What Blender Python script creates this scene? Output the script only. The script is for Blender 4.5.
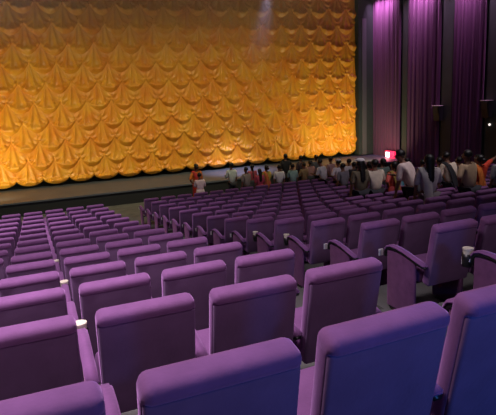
import bpy, bmesh, math, random
from mathutils import Vector, Matrix
import numpy as np
random.seed(4)
PI = math.pi
S = bpy.context.scene
for o in list(bpy.data.objects): bpy.data.objects.remove(o)

# ---------------------------------------------------------------- camera
F_PX, YAW, PITCH, ROLL = 518.9, 0.3906, 0.2048, 0.0494
cam_d = bpy.data.cameras.new('camera'); cam = bpy.data.objects.new('camera', cam_d)
S.collection.objects.link(cam); S.camera = cam
cam_d.sensor_fit = 'HORIZONTAL'; cam_d.sensor_width = 36; cam_d.lens = 36*F_PX/496
cam_d.clip_start = .02; cam_d.clip_end = 200
fwd = Vector((math.sin(YAW)*math.cos(PITCH), math.cos(YAW)*math.cos(PITCH), -math.sin(PITCH)))
r0v = Vector((math.cos(YAW), -math.sin(YAW), 0)); u0v = r0v.cross(fwd)
ex = math.cos(ROLL)*r0v - math.sin(ROLL)*u0v
ey = math.sin(ROLL)*r0v + math.cos(ROLL)*u0v
m = Matrix((ex, ey, -fwd)).transposed().to_4x4()
cam.matrix_world = m

# ---------------------------------------------------------------- world, exposure
W = bpy.data.worlds.new('world'); S.world = W; W.use_nodes = True
W.node_tree.nodes['Background'].inputs[0].default_value = (.02, .02, .025, 1)
W.node_tree.nodes['Background'].inputs[1].default_value = 1
S.view_settings.view_transform = 'Standard'; S.view_settings.look = 'None'
S.view_settings.exposure = 0; S.view_settings.gamma = 1

# ---------------------------------------------------------------- lights
def aim(o, tgt):
    d = Vector(tgt) - o.location
    o.rotation_euler = d.to_track_quat('-Z', 'Y').to_euler()
def area(name, loc, tgt, sx, sy, e, col, spread=None):
    l = bpy.data.lights.new(name, 'AREA'); l.shape = 'RECTANGLE'; l.size = sx; l.size_y = sy
    l.energy = e; l.color = col
    if spread: l.spread = spread
    o = bpy.data.objects.new(name, l); S.collection.objects.link(o); o.location = loc; aim(o, tgt); return o
def spot(name, loc, tgt, e, col, ang, blend=.6, rad=.15):
    l = bpy.data.lights.new(name, 'SPOT'); l.energy = e; l.color = col; l.spot_size = math.radians(ang)
    l.spot_blend = blend; l.shadow_soft_size = rad
    o = bpy.data.objects.new(name, l); S.collection.objects.link(o); o.location = loc; aim(o, tgt); return o
CY = 24.5                      # the curtain's plane
WR = 17.9                      # the right wall's plane
# house lights over the near block (left) and the weaker ones over the right block
area('house_light_near', (-1.0, 3.2, 4.6), (-.7, 3.6, -2), 1.6, 2.4, 180, (1, .84, .95), math.radians(84))
area('house_light_front', (-1.8, 12.5, 4.6), (-1.4, 12.5, -3.5), 4, 4, 270, (1, .84, .95), math.radians(90))
area('house_light_right', (9, 7, 4.9), (9.3, 10.5, -3), 5, 4, 92, (1, .88, .94), math.radians(110))
area('rear_fill', (2, -2.6, 3.2), (.5, 9, -2.0), 6, 1.5, 28, (1, .80, .92), math.radians(50))  # added fill from behind, lifts the dark seat backs
# added bluish fill low behind the camera, tinting the nearest seat backs
area('blue_back_fill', (1.9, -1.5, -.25), (1.5, 1.6, -1.3), .5, .3, 18, (.04, .28, 1.0), math.radians(130))
# curtain warmers, with an added soft fill from high in front
area('curtain_top_light', (5.5, 19.0, 6.2), (5.5, CY, -4.5), 18, .4, 45, (1, .80, .50))  # unseen strip hung high up, washing the curtain from above
area('curtain_light_right', (15.2, 21.7, -3.15), (15.8, CY, .4), 3, .3, 120, (1, .90, .48))
area('curtain_light_left', (-2.6, 21.7, -3.15), (-2.2, CY, .2), 3, .3, 150, (1, .88, .48))
area('curtain_fill', (5.0, 15.0, 6.6), (4.6, CY, -4.6), 15, .5, 250, (1, .88, .52), math.radians(72))
spot('beam_spot', (9.5, 19.6, 4.5), (9.2, 23.2, -3.4), 5200, (.62, .62, 1.0), 30, 1.0)
for i, (y, e) in enumerate(((23.15, 300), (20.25, 260), (17.4, 230), (14.6, 200))):
    area('drape_light', (WR-.62, y, 4.9), (WR+.25, y, 3.0), 1.6, .15, e*.27, (1, .50, .95), math.radians(90))

# ---------------------------------------------------------------- materials
def mat(name, col, rough=.6, sheen=0, sheen_tint=None, metal=0, spec=.5, noise=0, nscale=8, bump=0, bscale=60, emit=None, estr=0):
    M = bpy.data.materials.new(name); M.use_nodes = True; nt = M.node_tree; b = nt.nodes['Principled BSDF']
    b.inputs['Base Color'].default_value = (*col, 1); b.inputs['Roughness'].default_value = rough
    b.inputs['Metallic'].default_value = metal; b.inputs['Specular IOR Level'].default_value = spec
    if sheen:
        b.inputs['Sheen Weight'].default_value = sheen; b.inputs['Sheen Roughness'].default_value = .45
        b.inputs['Sheen Tint'].default_value = (*(sheen_tint or col), 1)
    tc = nt.nodes.new('ShaderNodeTexCoord')
    if noise:
        n = nt.nodes.new('ShaderNodeTexNoise'); n.inputs['Scale'].default_value = nscale; n.inputs['Detail'].default_value = 4
        nt.links.new(tc.outputs['Object'], n.inputs['Vector'])
        r = nt.nodes.new('ShaderNodeMapRange'); r.inputs[1].default_value = .25; r.inputs[2].default_value = .75
        r.inputs[3].default_value = 1-noise; r.inputs[4].default_value = 1+noise
        nt.links.new(n.outputs['Fac'], r.inputs[0])
        mx = nt.nodes.new('ShaderNodeVectorMath'); mx.operation = 'SCALE'; mx.inputs[0].default_value = col
        nt.links.new(r.outputs[0], mx.inputs['Scale']); nt.links.new(mx.outputs[0], b.inputs['Base Color'])
    if bump:
        n = nt.nodes.new('ShaderNodeTexNoise'); n.inputs['Scale'].default_value = bscale
        nt.links.new(tc.outputs['Object'], n.inputs['Vector'])
        bp = nt.nodes.new('ShaderNodeBump'); bp.inputs['Strength'].default_value = bump; bp.inputs['Distance'].default_value = .01
        nt.links.new(n.outputs['Fac'], bp.inputs['Height']); nt.links.new(bp.outputs[0], b.inputs['Normal'])
    if emit:
        b.inputs['Emission Color'].default_value = (*emit, 1); b.inputs['Emission Strength'].default_value = estr
    return M
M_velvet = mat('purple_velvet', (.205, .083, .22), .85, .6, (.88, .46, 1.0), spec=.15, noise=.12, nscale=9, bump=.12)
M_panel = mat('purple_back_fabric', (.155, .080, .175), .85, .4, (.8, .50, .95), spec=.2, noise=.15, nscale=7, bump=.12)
M_side = mat('purple_side_carpet', (.15, .055, .14), .9, .4, (.8, .4, .75), spec=.15, noise=.2, nscale=14)
M_black = mat('black_moulding', (.012, .011, .014), .35)
M_metal = mat('dark_metal', (.03, .03, .033), .45, metal=.6)
M_cream = mat('cream_paper', (.72, .66, .52), .6)
M_white = mat('white_paper', (.78, .74, .76), .6)
M_pinkm = mat('pink_print', (.6, .12, .25), .6)
M_carpet = mat('grey_green_carpet', (.12, .118, .11), .95, noise=.25, nscale=3, bump=.3, bscale=90)
M_stage = mat('grey_stage_boards', (.085, .10, .13), .55, noise=.12, nscale=1.2)
M_dark = mat('black_paint', (.011, .013, .016), .7)
M_wall = mat('black_wall', (.018, .027, .028), .8, noise=.2, nscale=2)
M_strip = mat('grey_trim', (.085, .085, .10), .5)
M_ceil = mat('dark_ceiling', (.05, .045, .06), .9)
M_drape = mat('plum_drape', (.085, .028, .08), .75, .3, (.8, .5, .8), spec=.3)
M_skin = mat('brown_skin', (.22, .10, .06), .55, noise=.08)
M_hair = mat('black_hair', (.008, .007, .007), .45)
M_eye = mat('eye', (.35, .33, .32), .3)

def curtain_mat():
    M = mat('gold_satin', (.74, .32, .035), .36, spec=.5); nt = M.node_tree; b = nt.nodes['Principled BSDF']
    b.inputs['Sheen Weight'].default_value = .25; b.inputs['Sheen Tint'].default_value = (1, .7, .2, 1)
    tc = nt.nodes.new('ShaderNodeTexCoord'); n = nt.nodes.new('ShaderNodeTexNoise'); n.inputs['Scale'].default_value = 1.7; n.inputs['Detail'].default_value = 5
    nt.links.new(tc.outputs['Object'], n.inputs['Vector'])
    r = nt.nodes.new('ShaderNodeValToRGB'); r.color_ramp.elements[0].position = .3; r.color_ramp.elements[0].color = (.80, .26, .015, 1)
    r.color_ramp.elements[1].position = .7; r.color_ramp.elements[1].color = (.84, .40, .03, 1)
    nt.links.new(n.outputs['Fac'], r.inputs[0]); nt.links.new(r.outputs[0], b.inputs['Base Color'])
    return M
M_gold = curtain_mat()

# ---------------------------------------------------------------- helpers
def link(o): S.collection.objects.link(o); return o
def obj(name, bm, m, parent=None, smooth=True):
    me = bpy.data.meshes.new(name); bm.normal_update(); bm.to_mesh(me); bm.free()
    me.materials.append(m)
    if smooth:
        for p in me.polygons: p.use_smooth = True
    o = link(bpy.data.objects.new(name, me))
    if parent: o.parent = parent
    return o
def thing(name, label, cat, loc=(0, 0, 0), rz=0, group=None):
    o = link(bpy.data.objects.new(name, None)); o.empty_display_size = .1
    o.location = loc; o.rotation_euler = (0, 0, rz); o['label'] = label; o['category'] = cat
    if group: o['group'] = group
    return o
def tag(o, label, cat, group=None, kind=None):
    o['label'] = label; o['category'] = cat
    if group: o['group'] = group
    if kind: o['kind'] = kind
    return o
def struct(name, bm, m, smooth=False):
    o = obj(name, bm, m, None, smooth); o['kind'] = 'structure'; return o
def box(bm, x0, x1, y0, y1, z0, z1):
    vs = [bm.verts.new((x, y, z)) for z in (z0, z1) for y in (y0, y1) for x in (x0, x1)]
    for f in ((0, 2, 3, 1), (4, 5, 7, 6), (0, 1, 5, 4), (2, 6, 7, 3), (0, 4, 6, 2), (1, 3, 7, 5)):
        bm.faces.new([vs[i] for i in f])
def B(*a):
    bm = bmesh.new(); box(bm, *a); return bm
def rbox(x0, x1, y0, y1, z0, z1, r, seg=3):
    bm = B(x0, x1, y0, y1, z0, z1)
    bmesh.ops.bevel(bm, geom=bm.edges[:], offset=r, segments=seg, profile=.5, affect='EDGES')
    return bm
def xf(bm, M): bmesh.ops.transform(bm, matrix=M, verts=bm.verts); return bm
def cyl(bm, p, r0, r1, h, n=16):
    M = Matrix.Translation(Vector(p) + Vector((0, 0, h/2)))
    bmesh.ops.create_cone(bm, cap_ends=True, segments=n, radius1=r0, radius2=r1, depth=h, matrix=M)
def sweep_yz(pts, x0, x1, t, bevel=.008):
    """a bar of thickness t following pts in the y-z plane, x0..x1 wide"""
    bm = bmesh.new(); rings = []
    for i, p in enumerate(pts):
        a = pts[max(i-1, 0)]; b = pts[min(i+1, len(pts)-1)]
        d = Vector((0, b[0]-a[0], b[1]-a[1])).normalized(); nn = Vector((0, -d.z, d.y))
        c = Vector((0, p[0], p[1])); ring = []
        for sx, sn in ((x0, -1), (x1, -1), (x1, 1), (x0, 1)):
            v = c + nn*sn*t/2; ring.append(bm.verts.new((sx, v.y, v.z)))
        rings.append(ring)
    for a, b in zip(rings, rings[1:]):
        for i in range(4): bm.faces.new((a[i], a[(i+1) % 4], b[(i+1) % 4], b[i]))
    bm.faces.new(rings[0][::-1]); bm.faces.new(rings[-1])
    bmesh.ops.recalc_face_normals(bm, faces=bm.faces)
    ed = [e for e in bm.edges if e.calc_face_angle(0) > .7]
    bmesh.ops.bevel(bm, geom=ed, offset=bevel, segments=2, affect='EDGES')
    return bm

# ---------------------------------------------------------------- terraces
N0, P = 1.2986, 1.0844
def T(n): return -.4119 - .2275*n + .0048*n*n
def sst(t): t = min(max(t, 0), 1); return t*t*(3-2*t)
def DZ(k): return -.015 - .1*sst((k-2)/4)
SEAT_H = .95
def tread(k, right): return T(N0+k*P) - SEAT_H + (DZ(k-2) if right else 0)
FRONT_Z = tread(14, True)
AX0, AX1 = 1.86, 3.06
def terraces():
    bm = bmesh.new()
    def stair(x0, x1, right, sub=1, klast=14):
        pts = []                     # (y, z)
        for k in range(-3, klast):
            z = tread(k, right); z2 = tread(k+1, right) if k+1 < klast else FRONT_Z
            y0 = N0+k*P-.02; y1 = N0+(k+1)*P-.02
            if k == -3: y0 = -3.2
            for s in range(sub):
                zz = z+(z2-z)*s/sub; pts += [(y0+(y1-y0)*s/sub, zz), (y0+(y1-y0)*(s+1)/sub, zz)]
        yl = pts[-1][0]
        pts += [(yl, FRONT_Z), (26.5, FRONT_Z), (26.5, FRONT_Z-.3), (-3.2, FRONT_Z-.3)]
        a = [bm.verts.new((x0, *p)) for p in pts]; b = [bm.verts.new((x1, *p)) for p in pts]
        n = len(pts)
        for i in range(n): bm.faces.new((a[i], a[(i+1) % n], b[(i+1) % n], b[i]))
        bm.faces.new(a[::-1]); bm.faces.new(b)
    stair(-14, AX0, False); stair(AX0, AX1, True, 2); stair(AX1, WR, True)
    bmesh.ops.recalc_face_normals(bm, faces=bm.faces)
    return bm
struct('floor', terraces(), M_carpet)

# ---------------------------------------------------------------- shell
CEIL = 7.6
struct('wall_right', B(WR, WR+.3, -3.2, 26.8, FRONT_Z-.3, CEIL), M_wall)
struct('wall_left', B(-14.3, -14, -3.2, 26.8, FRONT_Z-.3, CEIL), M_wall)
struct('wall_back', B(-14.3, WR+.3, -3.5, -3.2, FRONT_Z-.3, CEIL), M_wall)
struct('wall_rear', B(-14.3, WR+.3, 26.5, 26.8, FRONT_Z-.3, CEIL), M_wall)
struct('ceiling', B(-14.3, WR+.3, -3.5, 26.8, CEIL, CEIL+.2), M_ceil)
# proscenium leg between curtain and side wall, with its lighter vertical strip
struct('wall_front', B(16.76, WR, CY-.32, CY+.1, -3.3, CEIL), M_wall)
struct('trim_1', B(16.98, 17.25, CY-.36, CY-.32, -3.3, 3.9), M_strip)
# thin haze hanging in the hall
M_haze = bpy.data.materials.new('haze'); M_haze.use_nodes = True; nt = M_haze.node_tree; nt.nodes.clear()
vo = nt.nodes.new('ShaderNodeVolumeScatter'); vo.inputs['Density'].default_value = .0045; vo.inputs['Color'].default_value = (1, .97, 1, 1)
tch = nt.nodes.new('ShaderNodeTexCoord'); sp_ = nt.nodes.new('ShaderNodeSeparateXYZ'); nt.links.new(tch.outputs['Object'], sp_.inputs[0])
mr = nt.nodes.new('ShaderNodeMapRange'); mr.interpolation_type = 'SMOOTHSTEP'
for i_, v_ in ((1, .8), (2, 5.5), (3, 0.0), (4, .02)): mr.inputs[i_].default_value = v_
nt.links.new(sp_.outputs['Z'], mr.inputs[0])
mr2 = nt.nodes.new('ShaderNodeMapRange'); mr2.interpolation_type = 'SMOOTHSTEP'      # thins out towards the side wall
for i_, v_ in ((1, 9.5), (2, 14.5), (3, 1.0), (4, 0.0)): mr2.inputs[i_].default_value = v_
nt.links.new(sp_.outputs['X'], mr2.inputs[0])
mm = nt.nodes.new('ShaderNodeMath'); mm.operation = 'MULTIPLY'; nt.links.new(mr.outputs[0], mm.inputs[0]); nt.links.new(mr2.outputs[0], mm.inputs[1])
nt.links.new(mm.outputs[0], vo.inputs['Density'])
nt.links.new(vo.outputs[0], nt.nodes.new('ShaderNodeOutputMaterial').inputs['Volume'])
hz = struct('haze', B(-13.9, 14.6, -3.1, 24.0, .35, CEIL-.05), M_haze); hz['kind'] = 'stuff'
tag(hz, 'thin haze hanging in the upper air of the hall, catching the light beam', 'haze')
# stage
bm = bmesh.new(); box(bm, -14, WR, 21.06, 26.5, FRONT_Z, -3.42)
st = thing('stage', 'low grey stage running under the gold curtain with a black front', 'stage', (2, 21, FRONT_Z))
def child_world(name, bm, m, par, smooth=False):
    o = obj(name, bm, m, None, smooth); o.parent = par
    o.matrix_parent_inverse = Matrix.Translation(par.location).inverted(); return o
child_world('stage_front', bm, M_dark, st)
child_world('stage_floor', B(-14, WR, 21.0, 26.5, -3.42, -3.36), M_stage, st)
st['kind'] = 'structure'
for o_ in st.children: o_['kind'] = 'structure'

# ---------------------------------------------------------------- gold festoon curtain
def curtain():
    x0, x1 = -6.2, 16.74; PW, PH, DD = 1.09, .82, .30
    zb, zt = -3.24, 7.3
    nx, nz = 1000, 440
    xs = np.linspace(x0, x1, nx); vs = np.linspace(0, 1, nz)
    X, V = np.meshgrid(xs, vs)
    def edge(x, j):               # scalloped bottom edge of row j (j=0 lowest)
        off = .5 if j % 2 else 0.
        t = np.abs(((x-x1)/PW + off) % 1.0 - .5)*2; dd = DD if j == 0 else .50           # 0 centre .. 1 cusp
        wob = .03*np.sin(x*1.7+j*2.1)
        return zb+DD+j*PH - dd*(np.sqrt(np.clip(1-t**2, 0, 1)) if j == 0 else np.clip(np.cos(t*PI/2), 0, 1)**.8) + wob*(j > 0)
    zlow = edge(X, 0)
    Z = zlow + (zt-zlow)*V
    D = np.zeros_like(Z)
    nrow = int((zt-zb)/PH)+2
    done = np.zeros(Z.shape, bool)
    for j in range(nrow):
        off = .5 if j % 2 else 0.
        lo = edge(X, j); hi = edge(X, j+1)
        msk = (Z >= lo-1e-6) & (Z < hi) & (~done)
        t = np.clip((hi-Z)/np.maximum(hi-lo, 1e-4), 0, 1)
        u = ((X-x1)/PW + off) % 1.0 - .5                    # -.5 .. .5
        ci = np.floor((X-x1)/PW + off)
        rnd = np.sin(ci*12.9898+j*78.233)*.5
        apex = zb+DD+(j+1)*PH
        ang = np.arctan2(u*PW, np.maximum(apex-Z, .02)+.16)
        ple = np.cos(ang*(9.5+rnd)+rnd)
        sag = t**1.3*np.sqrt(np.clip(1-np.clip((t-.80)/.20, 0, 1)**2, 0, 1))
        side = np.cos(u*PI)**.5
        d = (.09*sag*(.3+.7*side)) + .13*np.exp(-((t-.84)/.09)**2)*side**3 + .10*(1-np.abs(ple))**1.3*(.4+.6*side)*np.clip(t*2.2, 0, 1)*np.clip((1-t)*6, 0, 1) + .03*rnd*sag
        # ruched gathers inside the sag
        d += .05*np.abs(2*u)*np.sin((apex-Z)*26 + 3.2*np.cos(u*PI*2))*np.clip((t-.2)*2, 0, 1)*np.clip((1-t)*6, 0, 1)
        D[msk] = d[msk]; done |= msk
    Y = CY - D*.8
    co = np.stack([X.ravel(), Y.ravel(), Z.ravel()], 1)
    me = bpy.data.meshes.new('stage_curtain')
    nf = (nx-1)*(nz-1)
    me.vertices.add(nx*nz); me.vertices.foreach_set('co', co.ravel().astype(np.float32))
    i = np.arange(nx-1)[None, :] + np.arange(nz-1)[:, None]*nx
    q = np.stack([i, i+1, i+nx+1, i+nx], -1).reshape(-1, 4)
    me.loops.add(nf*4); me.loops.foreach_set('vertex_index', q.ravel().astype(np.int32))
    me.polygons.add(nf); me.polygons.foreach_set('loop_start', (np.arange(nf)*4).astype(np.int32))
    me.polygons.foreach_set('loop_total', np.full(nf, 4, np.int32)); me.polygons.foreach_set('use_smooth', np.ones(nf, bool))
    me.update(); me.validate(); me.materials.append(M_gold)
    o = link(bpy.data.objects.new('stage_curtain', me))
    md = o.modifiers.new('thick', 'SOLIDIFY'); md.thickness = .02; md.offset = 1
    tag(o, 'huge golden festoon curtain in scalloped swags hanging across the stage', 'curtain')
curtain()

# ---------------------------------------------------------------- side wall: plum drapes and black pilasters
def drape(y0, y1, label, seed):
    rnd = random.Random(seed)
    ny, nz = 150, 30; bm = bmesh.new(); z0, z1 = FRONT_Z+.12, 7.2
    ph = [rnd.uniform(0, 6) for _ in range(3)]; g = []
    for k in range(nz):
        z = z0+(z1-z0)*k/(nz-1); row = []
        for i in range(ny):
            t = i/(ny-1); y = y0+(y1-y0)*t
            d = .16 + .06*math.sin(t*PI*2*8+ph[0]) + .035*math.sin(t*PI*2*13.3+ph[1]+.15*z) + .02*math.sin(t*PI*2*29+ph[2])
            row.append(bm.verts.new((WR-d, y, z)))
        g.append(row)
    for a, b in zip(g, g[1:]):
        for i in range(ny-1): bm.faces.new((a[i], b[i], b[i+1], a[i+1]))
    o = obj('wall_drape', bm, M_drape); md = o.modifiers.new('t', 'SOLIDIFY'); md.thickness = .02; md.offset = -1
    tag(o, label, 'drape', 'plum drapes on the side wall')
drape(21.93, 24.15, 'tall plum wall drape nearest the gold curtain, pink light at its top', 1)
drape(19.18, 21.36, 'tall plum wall drape in the middle, left of the first wall speaker', 2)
drape(16.62, 18.32, 'tall plum wall drape between the two small wall speakers', 3)
drape(13.7, 15.75, 'tall plum wall drape at the right edge past the second speaker', 4)
for i, (a, b) in enumerate(((21.45, 21.84), (18.42, 19.08), (15.85, 16.52))):
    struct('trim_%d' % (i+2), rbox(WR-.14, WR, a, b, FRONT_Z, CEIL, .02, 2), M_wall)

def speaker(n, z, label):
    t = thing('wall_speaker', label, 'speaker', (WR-.14, n, z), 0, 'wall speakers'); t.scale = (.85, .85, .85)
    bm = B(-.36, -.06, -.27, .27, -.40, .40)
    for v in bm.verts:
        if v.co.x < -.2 and v.co.z < 0: v.co.x += .10
        if v.co.x < -.2: v.co.y *= .82
    bmesh.ops.bevel(bm, geom=bm.edges[:], offset=.02, segments=2, affect='EDGES')
    obj('cabinet', bm, M_dark, t, False)
    obj('grille', rbox(-.372, -.352, -.19, .19, -.02, .34, .008, 1), M_dark, t, False)
    obj('top_highlight', rbox(-.37, -.05, -.27, .27, .40, .425, .006, 1), mat('painted_highlight', (.55, .52, .50), .5), t, False)  # pale slab stands in for the highlight on the black cabinet's top
    obj('bracket', B(-.07, 0, -.06, .06, -.15, .15), M_metal, t, False)
    return t
speaker(19.1, -1.05, 'small black wall speaker hanging between the middle and third plum drapes')
s2 = speaker(16.3, -.86, 'small black wall speaker at the right edge above a tiny white light')
bm = bmesh.new(); bmesh.ops.create_uvsphere(bm, u_segments=12, v_segments=8, radius=.05)
o = obj('indicator_light', bm, mat('indicator_glow', (.9, .85, .8), .4, emit=(1, .9, .85), estr=1.2)); o.location = (WR-.2, 16.2, -1.5)
tag(o, 'tiny white round light on the black wall below the right-edge speaker', 'light')
# red exit light low on the side wall
t = thing('exit_light', 'glowing red exit light box low on the wall above the crowd', 'light', (WR-.42, 22.25, -3.2))
obj('housing', rbox(-.16, .0, -.36, .36, -.2, .2, .03, 2), mat('red_glow', (.5, .02, .05), .4, emit=(1, .02, .10), estr=1.3), t)
obj('lamp_face', rbox(-.19, -.15, -.02, .28, -.13, .14, .02, 2), mat('white_glow', (1, .9, .9), .4, emit=(1, .75, .8), estr=4), t)
pl = bpy.data.lights.new('exit_glow', 'POINT'); pl.energy = 14; pl.color = (1, .05, .12); pl.shadow_soft_size = .15
o = link(bpy.data.objects.new('exit_glow', pl)); o.location = (WR-.85, 22.25, -3.1)

# ---------------------------------------------------------------- theatre seat
SW, SP = .474, .56
TILT = Matrix.Rotation(math.radians(11), 4, 'X')
def back_M(): return Matrix.Translation((0, .045, .348)) @ TILT
# local frame of a seat: origin on the tread below the top rear edge, +y towards the stage
def cushion_mesh():
    h = .60
    bm = B(-SW/2, SW/2, -.010, .10, 0, h)
    bmesh.ops.bevel(bm, geom=bm.edges[:], offset=.034, segments=4, profile=.5, affect='EDGES')
    for zc in (h-.064, h-.048):
        bmesh.ops.bisect_plane(bm, geom=bm.verts[:]+bm.edges[:]+bm.faces[:], plane_co=(0, 0, zc), plane_no=(0, 0, 1))
    for v in bm.verts:                     # below the top roll the rear is set back to seat the panel
        if v.co.z < h-.056:
            v.co.y = max(v.co.y, .022)
        elif v.co.z > h-.02: v.co.z += .006*math.cos(v.co.x*PI/SW)
    return xf(bm, back_M())
def panel_mesh():
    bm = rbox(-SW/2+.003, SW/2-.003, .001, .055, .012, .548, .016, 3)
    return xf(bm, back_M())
SHARED = {}
def proto(name, bm, m, smooth=True):
    me = bpy.data.meshes.new(name); bm.normal_update(); bm.to_mesh(me); bm.free(); me.materials.append(m)
    for p in me.polygons: p.use_smooth = smooth
    SHARED[name] = me
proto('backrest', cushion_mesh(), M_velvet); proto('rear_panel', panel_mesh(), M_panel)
# folded-down seat cushion
bm = rbox(-SW/2+.012, SW/2-.012, 0, .42, -.055, .055, .035, 3)
proto('seat_cushion', xf(bm, Matrix.Translation((0, .165, .40)) @ Matrix.Rotation(math.radians(4), 4, 'X')), M_velvet)
AP = [(.03, .545), (.16, .575), (.28, .605), (.40, .625), (.50, .628), (.555, .61), (.585, .57), (.59, .52)]
proto('arm_pad', sweep_yz([(a, b+.018) for a, b in AP[:7]], -.032, .032, .026, .009), M_velvet)
proto('armrest', sweep_yz(AP, -.026, .026, .03), M_black)
proto('side_standard', rbox(-.016, .016, .16, .56, .02, .60, .012, 2), M_side)
proto('foot_plate', rbox(-.03, .03, .14, .50, 0, .022, .008, 1), M_metal)
bm = bmesh.new(); prof = [(.0, .492), (.040, .492), (.047, .60), (.044, .60), (.037, .499), (.0, .499)]; rg = []
for r_, z_ in prof: rg.append([bm.verts.new((r_*math.cos(2*PI*i/16), .637+r_*math.sin(2*PI*i/16), z_)) for i in range(16)])
for a, b in zip(rg, rg[1:]):
    for i in range(16): bm.faces.new((a[i], a[(i+1) % 16], b[(i+1) % 16], b[i]))
bmesh.ops.remove_doubles(bm, verts=bm.verts, dist=1e-5); bmesh.ops.recalc_face_normals(bm, faces=bm.faces)
proto('cup_holder', bm, M_black)
bm = bmesh.new(); cyl(bm, (0, .637, .501), .030, .040, .135); cyl(bm, (0, .637, .634), .043, .043, .012); proto('paper_cup', bm, M_cream, False)
proto('number_plate', rbox(-.028, .028, .672, .678, .50, .57, .004, 1), M_white, False)
proto('hinge_rod', rbox(-.25, .25, .26, .29, .31, .34, .01, 2), M_metal)

GROUP_NEAR = 'purple theatre seats'
def part(name, parent, x=0):
    o = link(bpy.data.objects.new(name, SHARED[name])); o.parent = parent; o.location = (x, 0, 0); return o
def make_seat():
    t = thing('theatre_seat', 'x', 'seat')
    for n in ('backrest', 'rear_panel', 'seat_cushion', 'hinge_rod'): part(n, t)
    a = part('armrest', t, -SP/2); part('arm_pad', a)
    s = part('side_standard', t, -SP/2); part('foot_plate', s)
    return t
def copy_tree(o, parent=None):
    c = o.copy(); link(c); c.parent = parent
    for ch in o.children: copy_tree(ch, c)
    return c
def extra_right_arm(t, plates=False):
    a = part('armrest', t, SP/2); part('arm_pad', a)
    s = part('side_standard', t, SP/2); part('foot_plate', s)
ORD = ['first', 'second', 'third', 'fourth', 'fifth', 'sixth', 'seventh', 'eighth', 'ninth', 'tenth', 'eleventh', 'twelfth', 'thirteenth',
       'fourteenth', 'fifteenth', 'sixteenth', 'seventeenth', 'eighteenth', 'nineteenth', 'twentieth', '21st', '22nd', '23rd', '24th', '25th', '26th']
proto_seat = make_seat(); first = [True]
def new_seat():
    if first[0]: first[0] = False; return proto_seat
    return copy_tree(proto_seat)
R0, R1 = 1.7773, 3.180
JR = random.Random(9)
cups = []; late = []
def add_plate(s): part('number_plate', s, -SP/2)['label'] = 'small white plate at the aisle end'
# left block: rows counted from the camera, seats counted leftwards from the aisle
for k in range(0, 14):
    n = N0+k*P
    ncol = int((R0 + .065*n + .25)/SP) + 1
    if k == 0: ncol = 4
    if k == 1: ncol = 4
    for j in range(ncol):
        s = new_seat(); x = R0-SW/2-j*SP
        s.location = (x, n+JR.uniform(-.012, .012), tread(k, False)); s.rotation_euler = (0, 0, JR.uniform(-.02, .02))
        if k == 0:
            s['label'] = 'large blue-lit purple seat, nearest row of left block, %s leftwards from the aisle' % ORD[j]
        else:
            s['label'] = '%s seat, left block, %s row from the camera, %s leftwards from the aisle' % ('purple velvet', ORD[k], ORD[j])
        s['group'] = 'seats of the left block'
        if j == 0: late.append((extra_right_arm, s))
        cups.append(('L', k, j, s))
# right block
rows_r = []
for k in range(1, 15):
    n = N0+k*P; ncol = int((min(1.13*n+.35, 15.6)-R1)/SP)+1
    if k == 1: ncol = 1
    rows_r.append(ncol)
    for j in range(ncol):
        s = new_seat(); x = R1+SW/2+j*SP
        s.location = (x, n+JR.uniform(-.01, .01), tread(k, True)); s.rotation_euler = (0, 0, JR.uniform(-.015, .015))
        s['label'] = 'dull purple seat, right block, %s row from the camera, %s rightwards from the aisle' % (ORD[k-1], ORD[j])
        s['group'] = 'seats of the right block'
        if j == 0:
            late.append((add_plate, s))
        if j == ncol-1: late.append((extra_right_arm, s))
        cups.append(('R', k, j, s))
for fn, s in late: fn(s)     # after all copies are made
print('SEATS', len(cups), rows_r)
# paper cups left in holders beside the gap and the aisle
def cup_at(blk, k, j, label):
    for b, kk, jj, s in cups:
        if (b, kk, jj) == (blk, k, j):
            part('cup_holder', [c_ for c_ in s.children if c_.name.startswith('armrest') and c_.location.x < 0][0])
            if (blk, k) == ('R', 1):
                hd = [c_ for a_ in s.children for c_ in a_.children if c_.name.startswith('cup_holder')][0]
                # white sticker with a pink mark on the holder's side facing the rows behind
                bm_ = rbox(-.020, .020, -.0015, .0015, -.020, .020, .001, 1); xf(bm_, Matrix.Translation((-.012, .588, .555)) @ Matrix.Rotation(.6, 4, 'Y'))
                q_ = obj('sticker', bm_, M_white, None, False); q_.data.materials.append(M_pinkm); q_.parent = hd.parent; q_['label'] = 'white square sticker'
            o = link(bpy.data.objects.new('paper_cup', SHARED['paper_cup'])); rz = s.rotation_euler[2]
            o.location = Vector(s.location) + Matrix.Rotation(rz, 3, 'Z') @ Vector((-SP/2, 0, .0)); o.rotation_euler = (0, 0, rz)
            tag(o, label, 'cup', 'paper cups left in the seat holders')
cup_at('L', 1, 2, 'cream paper cup in the gap left of the second-row purple seat, nearest of the cups')
cup_at('L', 3, 2, 'cream paper cup in the gap of the left block, two rows beyond the nearest cup')
cup_at('R', 1, 0, 'cream-rimmed paper cup in the holder at the right aisle seat, beside a white plate')
cup_at('L', 5, 2, 'cream paper cup in the gap of the left block, third cup from the camera')
cup_at('R', 4, 0, 'cream paper cup on the aisle end of the right block, fourth row')
cup_at('R', 5, 0, 'cream paper cup on the aisle end of the right block, fifth row')

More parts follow.
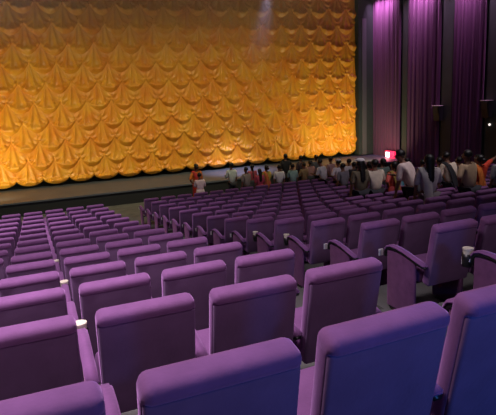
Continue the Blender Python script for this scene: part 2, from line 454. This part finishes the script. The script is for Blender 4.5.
# ---------------------------------------------------------------- people
def skinned(name, verts, edges, radii, m, parent, root=0, sub=1):
    me = bpy.data.meshes.new(name); me.from_pydata([tuple(v) for v in verts], edges, []); me.update()
    o = link(bpy.data.objects.new(name, me))
    o.modifiers.new('skin', 'SKIN'); sd = o.modifiers.new('sub', 'SUBSURF'); sd.levels = sub; sd.render_levels = sub
    sk = me.skin_vertices[0].data
    for i, r in enumerate(radii): sk[i].radius = (r, r) if not isinstance(r, tuple) else r; sk[i].use_root = (i == root)
    dg = bpy.context.evaluated_depsgraph_get(); dg.update()
    nm = bpy.data.meshes.new_from_object(o.evaluated_get(dg)); nm.name = name
    o.modifiers.clear(); o.data = nm; bpy.data.meshes.remove(me)
    nm.materials.clear(); nm.materials.append(m)
    for p in nm.polygons: p.use_smooth = True
    o.parent = parent; return o
FAB = {}
def fab(col):
    if col not in FAB: FAB[col] = mat('cloth_%d' % len(FAB), col, .8, noise=.12, nscale=10, bump=.2, bscale=25)
    return FAB[col]
def person(label, loc, face, h, shirt, lower, style='man', lean=0., arms=('down', 'down'), hair='short', cap=None, over=None, w=1., turn=0.):
    t = thing('person', label, 'person', loc, face, 'people among the seats and before the stage'); k = h/1.70; t.scale = (k*w, k*min(w, 1.06), k)
    L = Matrix.Translation((0, 0, .95)) @ Matrix.Rotation(-lean, 4, 'X') @ Matrix.Translation((0, 0, -.95))
    up = lambda x, y, z: L @ Vector((x, y, z))
    V, E_, R = [], [], []
    def add(p, r, par=None):
        V.append(Vector(p)); R.append(r)
        if par is not None: E_.append((par, len(V)-1))
        return len(V)-1
    pel = add((0, 0, .93), (.14, .10)); sp = add(up(0, -.005, 1.10), (.125, .09), pel)
    ch = add(up(0, 0, 1.28), (.15, .10), sp); nb = add(up(0, -.01, 1.43), .06, ch); nk = add(up(0, .0, 1.49), .05, nb)
    hb = add(up(0, .012, 1.555), (.062, .07), nk); hm = add(up(0, .012, 1.62), (.072, .088), hb); ht = add(up(0, .005, 1.675), (.05, .06), hm)
    add(up(0, .108, 1.595), .012, hm)                      # nose
    for sx in (-1, 1): add(up(sx*.080, .0, 1.60), .014, hm)  # ears
    legs = {}
    for sx in (-1, 1):
        hp = add((sx*.09, 0, .86), .085, pel); kn = add((sx*.10, .01, .48), .055, hp); an = add((sx*.10, -.02, .09), .036, kn)
        add((sx*.11, .12, .03), (.038, .025), an)
        legs[sx] = (V[hp], V[kn], V[an])
    armp = {}
    DIRS = {'down': ((.16, .02, -1), (.02, .22, -1)), 'bent': ((.2, .1, -1), (-.35, 1, .15)), 'up': ((.75, .35, .75), (.35, .3, .9)),
            'side': ((.9, .2, .55), (1, .1, .40)), 'head': ((.9, .4, .35), (-.8, .2, .9)), 'fwd': ((.15, 1, -.45), (.0, 1, .05)), 'hip': ((.6, -.2, -1), (-.6, .35, -.6))}
    for sx, a in zip((-1, 1), arms):
        sh = add(up(sx*.175, 0, 1.385), .056, ch)
        d1, d2 = [Vector((d[0]*sx, d[1], d[2])).normalized() for d in DIRS[a]]
        el = V[sh]+d1*.28; e = add(el, .042, sh); wr = el+d2*.25; w_ = add(wr, .027, e)
        pm = add(wr+d2*.06, (.036, .018), w_); side = d2.cross(Vector((0, 0, 1)) if abs(d2.z) < .8 else Vector((0, 1, 0))).normalized()
        cur = side.cross(d2).normalized()*.015
        for fi, ln in zip((-1.5, -.5, .5, 1.5), (.062, .078, .08, .066)):
            f1 = add(wr+d2*(.085+ln*.45)+side*fi*.018, .009, pm); add(wr+d2*(.085+ln)+side*fi*.02+cur, .008, f1)
        th = add(wr+d2*.05+side*.045, .010, pm); add(wr+d2*.085+side*.058+cur, .009, th)
        armp[sx] = (V[sh].copy(), el, wr)
    body = skinned('body', V, E_, R, M_skin, t)
    # clothes
    c0 = up(0, 0, 1.0)
    v = [(0, 0, .86), up(0, 0, 1.05), up(0, 0, 1.28), up(0, -.01, 1.40)]; r = [(.168, .135), (.155, .122), (.178, .13), (.10, .09)]
    e = [(0, 1), (1, 2), (2, 3)]
    for sx in (-1, 1):
        a, b, c = armp[sx]; i = len(v); v += [a, a+(b-a)*.5, b+(c-b)*.08]; r += [.078, .066, .060]; e += [(2, i), (i, i+1), (i+1, i+2)]
    skinned('shirt' if style == 'man' else 'blouse', v, e, r, fab(shirt), t)
    if style == 'man':
        v = [(0, 0, .92)]; r = [(.160, .125)]; e = []
        for sx in (-1, 1):
            a, b, c = legs[sx]; i = len(v); v += [a, b, c+Vector((0, 0, .0))]; r += [.100, .078, .066]; e += [(0, i), (i, i+1), (i+1, i+2)]
        skinned('trousers', v, e, r, fab(lower), t)
    else:
        bm = bmesh.new(); rings = []
        for q, (z, rx, ry) in enumerate(((1.02, .165, .13), (.90, .19, .155), (.70, .20, .17), (.45, .21, .19), (.20, .23, .21), (.05, .24, .22))):
            ring = []
            for i in range(40):
                a = 2*PI*i/40; fo = 1+.045*q/5*math.sin(a*9); ring.append(bm.verts.new((rx*fo*math.cos(a), ry*fo*math.sin(a), z)))
            rings.append(ring)
        for a, b in zip(rings, rings[1:]):
            for i in range(40): bm.faces.new((a[i], b[i], b[(i+1) % 40], a[(i+1) % 40]))
        bm.faces.new(rings[0]); bm.faces.new(rings[-1][::-1])
        obj('skirt', bm, fab(lower), t)
    if over:        # scarf / sari end from the left shoulder down the back
        bm = bmesh.new(); rings = []
        pts = [up(-.02, .14, 1.15), up(-.09, .135, 1.30), up(-.13, .08, 1.43), up(-.14, -.02, 1.47), up(-.11, -.12, 1.36), up(-.07, -.155, 1.15), up(-.05, -.165, .85), up(-.06, -.17, .62)]
        for i, p in enumerate(pts):
            ww = .05+.02*i/7*2; ring = []
            dn = (pts[min(i+1, 7)]-pts[max(i-1, 0)]).normalized(); s_ = Vector((1, 0, 0)); nn = s_.cross(dn).normalized()
            for a_, b_ in ((-1, -1), (1, -1), (1, 1), (-1, 1)): ring.append(bm.verts.new(p+s_*ww*a_+nn*.008*b_))
            rings.append(ring)
        for a, b in zip(rings, rings[1:]):
            for i in range(4): bm.faces.new((a[i], a[(i+1) % 4], b[(i+1) % 4], b[i]))
        bm.faces.new(rings[0][::-1]); bm.faces.new(rings[-1]); bmesh.ops.recalc_face_normals(bm, faces=bm.faces)
        obj('scarf', bm, fab(over), t)
    # hair: cap of hair set back from the face
    bm = bmesh.new(); bmesh.ops.create_uvsphere(bm, u_segments=20, v_segments=14, radius=1)
    for q in bm.verts:
        x, y, z = q.co
        if y > .15: y = .15+(y-.15)*(.15+.75*min(max((z-.15)/.8, 0), 1))
        if hair == 'short' and z < -.35: x *= .8; z = -.35+(z+.35)*.5
        q.co = (x*.092, y*.108-.014, z*.105)
    hx = L @ Matrix.Translation((0, 0, 1.635)); xf(bm, hx)
    if hair in ('long', 'braid', 'bun'):
        b2 = bmesh.new()
        if hair == 'bun': bmesh.ops.create_uvsphere(bm, u_segments=12, v_segments=8, radius=.055, matrix=L @ Matrix.Translation((0, -.13, 1.59)))
        else:
            n_ = 8
            for i in range(n_):
                z = 1.60-i*(.055 if hair == 'long' else .065); rr = (.085-.003*i) if hair == 'long' else (.045-.003*i)
                M_ = L @ Matrix.Translation((0, -.075-.008*min(i, 6), z)) @ Matrix.Diagonal((1, .6 if hair == 'long' else 1, 1.1, 1))
                bmesh.ops.create_uvsphere(bm, u_segments=12, v_segments=8, radius=rr, matrix=M_)
        b2.free()
    obj('hair', bm, M_hair, t)
    for sx in (-1, 1):
        bm = bmesh.new(); bmesh.ops.create_uvsphere(bm, u_segments=8, v_segments=6, radius=.012, matrix=L @ Matrix.Translation((sx*.03, .094, 1.625)))
        obj('eye', bm, M_eye, t)
    if cap:
        bm = bmesh.new(); bmesh.ops.create_uvsphere(bm, u_segments=18, v_segments=10, radius=1)
        for q in bm.verts:
            if q.co.z < 0: q.co.z *= .15
        xf(bm, L @ Matrix.Translation((0, -.01, 1.685)) @ Matrix.Diagonal((.102, .118, .07, 1)))
        bmesh.ops.create_cone(bm, cap_ends=True, segments=18, radius1=.075, radius2=.07, depth=.014, matrix=L @ Matrix.Translation((0, .10, 1.69)))
        obj('cap', bm, fab(cap), t)
    return t
F0 = FRONT_Z
WHT, LAV, CRM, TAN, OLV = (.85, .80, .82), (.7, .62, .76), (.8, .7, .6), (.6, .42, .25), (.16, .13, .08)
RED, COR, YEL, ORG, TEA, GRY, BLK, PNK, BEI = (.50, .03, .03), (.75, .12, .10), (.62, .50, .10), (.75, .20, .03), (.05, .25, .28), (.38, .36, .36), (.015, .015, .02), (.6, .25, .30), (.42, .36, .30)
DRK = (.03, .03, .04)
P_ = [
 ('person in an orange and red top standing before the stage, leftmost of the crowd', (5.59, 18.41, F0), .2, 1.66, ORG, RED, 'woman', .05, ('hip', 'bent'), 'bun', None, RED),
 ('short person in a pale pink top with dark hair, just before the orange-clad person', (5.45, 17.65, F0), -.1, 1.43, (.85, .66, .72), (.7, .55, .6), 'woman', .0, ('bent', 'bent'), 'short', None, None),
 ('person in a pale green-white shirt standing alone before the dark stage front', (6.97, 18.41, F0), .1, 1.58, (.66, .74, .70), DRK, 'man', .0, ('bent', 'down'), 'short', None, None),
 ('person in a grey-beige top right of the green-white shirted one', (7.27, 17.65, F0), .3, 1.46, (.34, .29, .26), DRK, 'man', .05, ('down', 'bent'), 'short', None, None),
 ('person in a dull red top half hidden behind the grey-beige one', (7.78, 18.3, F0), 0, 1.46, (.42, .07, .10), DRK, 'woman', 0, ('down', 'down'), 'braid', None, None),
 ('short person in a rose-red top beside the yellow one', (7.66, 17.33, F0), 0, 1.40, (.60, .08, .14), (.4, .05, .1), 'woman', 0, ('down', 'down'), 'long', None, None),
 ('person in a yellow top before the grey stage edge', (8.14, 17.76, F0), .2, 1.44, YEL, (.5, .08, .08), 'woman', 0, ('down', 'bent'), 'bun', None, (.6, .15, .05)),
 ('slim person in a white shirt right of the yellow top', (8.55, 17.5, F0), -.3, 1.44, WHT, DRK, 'man', 0, ('down', 'down'), 'short', None, None),
 ('tallest dark-clothed person standing against the lower edge of the gold curtain', (9.56, 18.95, F0), 0, 1.66, BLK, BLK, 'man', 0, ('down', 'hip'), 'short', None, None),
 ('dark-clothed person just right of the tallest dark one', (10.02, 18.5, F0), .2, 1.58, (.05, .03, .04), BLK, 'man', 0, ('down', 'bent'), 'short', None, None),
 ('person in a teal and white shirt in front of two dark-clothed people', (9.06, 17.36, F0), -.2, 1.44, (.28, .42, .42), DRK, 'man', .1, ('bent', 'down'), 'short', None, None),
 ('person in a tan brown shirt behind the front seats, centre of the crowd', (9.55, 17.36, F0), .2, 1.45, (.30, .20, .10), DRK, 'man', .05, ('bent', 'bent'), 'short', None, None),
 ('person in a brownish pink top right of the tan brown shirt', (10.1, 17.87, F0), -.2, 1.44, (.50, .26, .24), DRK, 'woman', .05, ('down', 'bent'), 'bun', None, None),
 ('person in a dark grey shirt standing behind the brownish pink top', (10.73, 18.5, F0), 0, 1.55, (.10, .10, .12), BLK, 'man', 0, ('down', 'down'), 'short', None, None),
 ('person in a white shirt leaning over the seats, left one of the white-clad group', (9.76, 16.25, None), .5, 1.58, (.78, .76, .80), DRK, 'man', .28, ('bent', 'down'), 'short', None, None),
 ('person in a dusky pink shirt between two white-clad people', (10.77, 17.36, F0), .2, 1.56, (.42, .24, .28), DRK, 'man', .12, ('down', 'down'), 'short', None, None),
 ('person in a pale lavender shirt and white cap among the rows', (9.74, 15.16, None), .1, 1.56, (.82, .74, .82), DRK, 'man', .15, ('hip', 'hip'), 'short', WHT, None),
 ('person in a lavender-white shirt right of the one in the white cap', (10.87, 16.25, None), -.2, 1.48, (.80, .74, .84), DRK, 'man', .15, ('hip', 'down'), 'short', None, None),
 ('person in an olive brown shirt and white cap with bushy dark hair', (7.54, 10.82, None), .1, 1.66, OLV, DRK, 'man', .0, ('down', 'down'), 'long', WHT, None),
 ('person in a cream shirt with black hair beside the olive brown shirt', (8.02, 10.82, None), -.2, 1.60, (.80, .68, .55), DRK, 'man', .1, ('down', 'bent'), 'short', None, None),
 ('person in a dark red top half hidden between the olive and cream shirts', (10.15, 14.08, None), 0, 1.45, (.40, .03, .04), DRK, 'woman', 0, ('down', 'down'), 'bun', None, None),
 ('person in a coral red top with black hair below the red exit light', (8.62, 10.82, None), .2, 1.50, COR, (.5, .06, .06), 'woman', .05, ('hip', 'down'), 'braid', None, (.35, .22, .05)),
 ('person in a teal top right of the coral red one', (9.64, 11.91, None), -.3, 1.50, TEA, (.04, .2, .24), 'woman', 0, ('down', 'bent'), 'bun', None, (.25, .35, .45)),
 ('broad person in a creamy pink shirt bending towards the seats', (7.36, 8.65, None), .5, 1.74, (.85, .68, .64), DRK, 'man', .42, ('down', 'bent'), 'short', None, None),
 ('person with long dark hair and a light grey top holding a strap', (6.80, 7.57, None), -.3, 1.52, (.62, .55, .54), (.2, .17, .18), 'man', .0, ('down', 'bent'), 'long', None, (.5, .46, .45)),
 ('person in a beige shirt with a black shoulder strap, bending low', (9.48, 9.74, None), .1, 1.60, (.88, .74, .58), DRK, 'man', .30, ('down', 'down'), 'short', None, BLK),
 ('broad person in a tan shirt between the beige and red clad people', (7.82, 7.57, None), .2, 1.52, TAN, DRK, 'man', .12, ('hip', 'down'), 'short', None, None),
 ('person in a bright red and orange top raising one arm, at far right', (9.22, 8.65, None), 0, 1.44, (.62, .05, .02), (.5, .12, .03), 'woman', 0, ('down', 'side'), 'bun', None, (.75, .2, .03)),
 ('person in a grey shirt at the right edge of the photo', (8.62, 7.57, None), .1, 1.42, (.28, .25, .27), DRK, 'man', 0, ('down', 'down'), 'short', None, None),
 ('dark-clothed person between the long-haired one and the beige shirt', (10.13, 10.82, None), 0, 1.48, (.03, .03, .04), BLK, 'man', .1, ('down', 'bent'), 'short', None, None),
 ('dark-clothed person beyond the white cap and lavender shirts', (10.31, 15.16, None), 0, 1.43, (.04, .035, .04), BLK, 'man', 0, ('down', 'down'), 'short', None, None),
 ('person in a grey-green top seen between cream and coral tops', (9.88, 12.99, None), 0, 1.55, (.16, .22, .20), BLK, 'woman', 0, ('down', 'down'), 'bun', None, None),
 ('dark-haired person in navy clothes left of the creamy pink shirt', (10.79, 12.99, None), 0, 1.50, (.04, .05, .10), BLK, 'man', 0, ('down', 'down'), 'short', None, None),
 ('dark-clothed person just right of the beige shirt with a shoulder strap', (10.76, 10.82, None), .1, 1.44, (.05, .03, .03), BLK, 'man', 0, ('down', 'down'), 'short', None, None),
 ('person in a brown top standing between the tan shirt and the raised arm', (10.30, 9.74, None), -.2, 1.46, (.12, .07, .05), BLK, 'man', 0, ('bent', 'down'), 'short', None, None),
 ('person in a dull grey shirt just left of the olive brown shirt', (9.19, 14.08, None), .2, 1.48, (.22, .20, .24), BLK, 'man', .1, ('down', 'down'), 'short', None, None),
 ('dark-clothed person between the creamy pink shirt and the long hair', (10.47, 11.91, None), 0, 1.44, (.04, .03, .03), BLK, 'man', 0, ('down', 'down'), 'short', None, None),
]
def gap_floor(y):
    k = int(math.floor((y-N0+.02)/P)); return FRONT_Z if k >= 14 else tread(k, True)
for a in P_:
    lab, loc, *rest = a
    x, y, z = loc
    k = int(round((y-N0-.86)/P))
    if z is None: y = N0+k*P+.86
    person(lab, (x, y, gap_floor(y)), *rest, w=1.16 if y < 16.5 else 1.0)
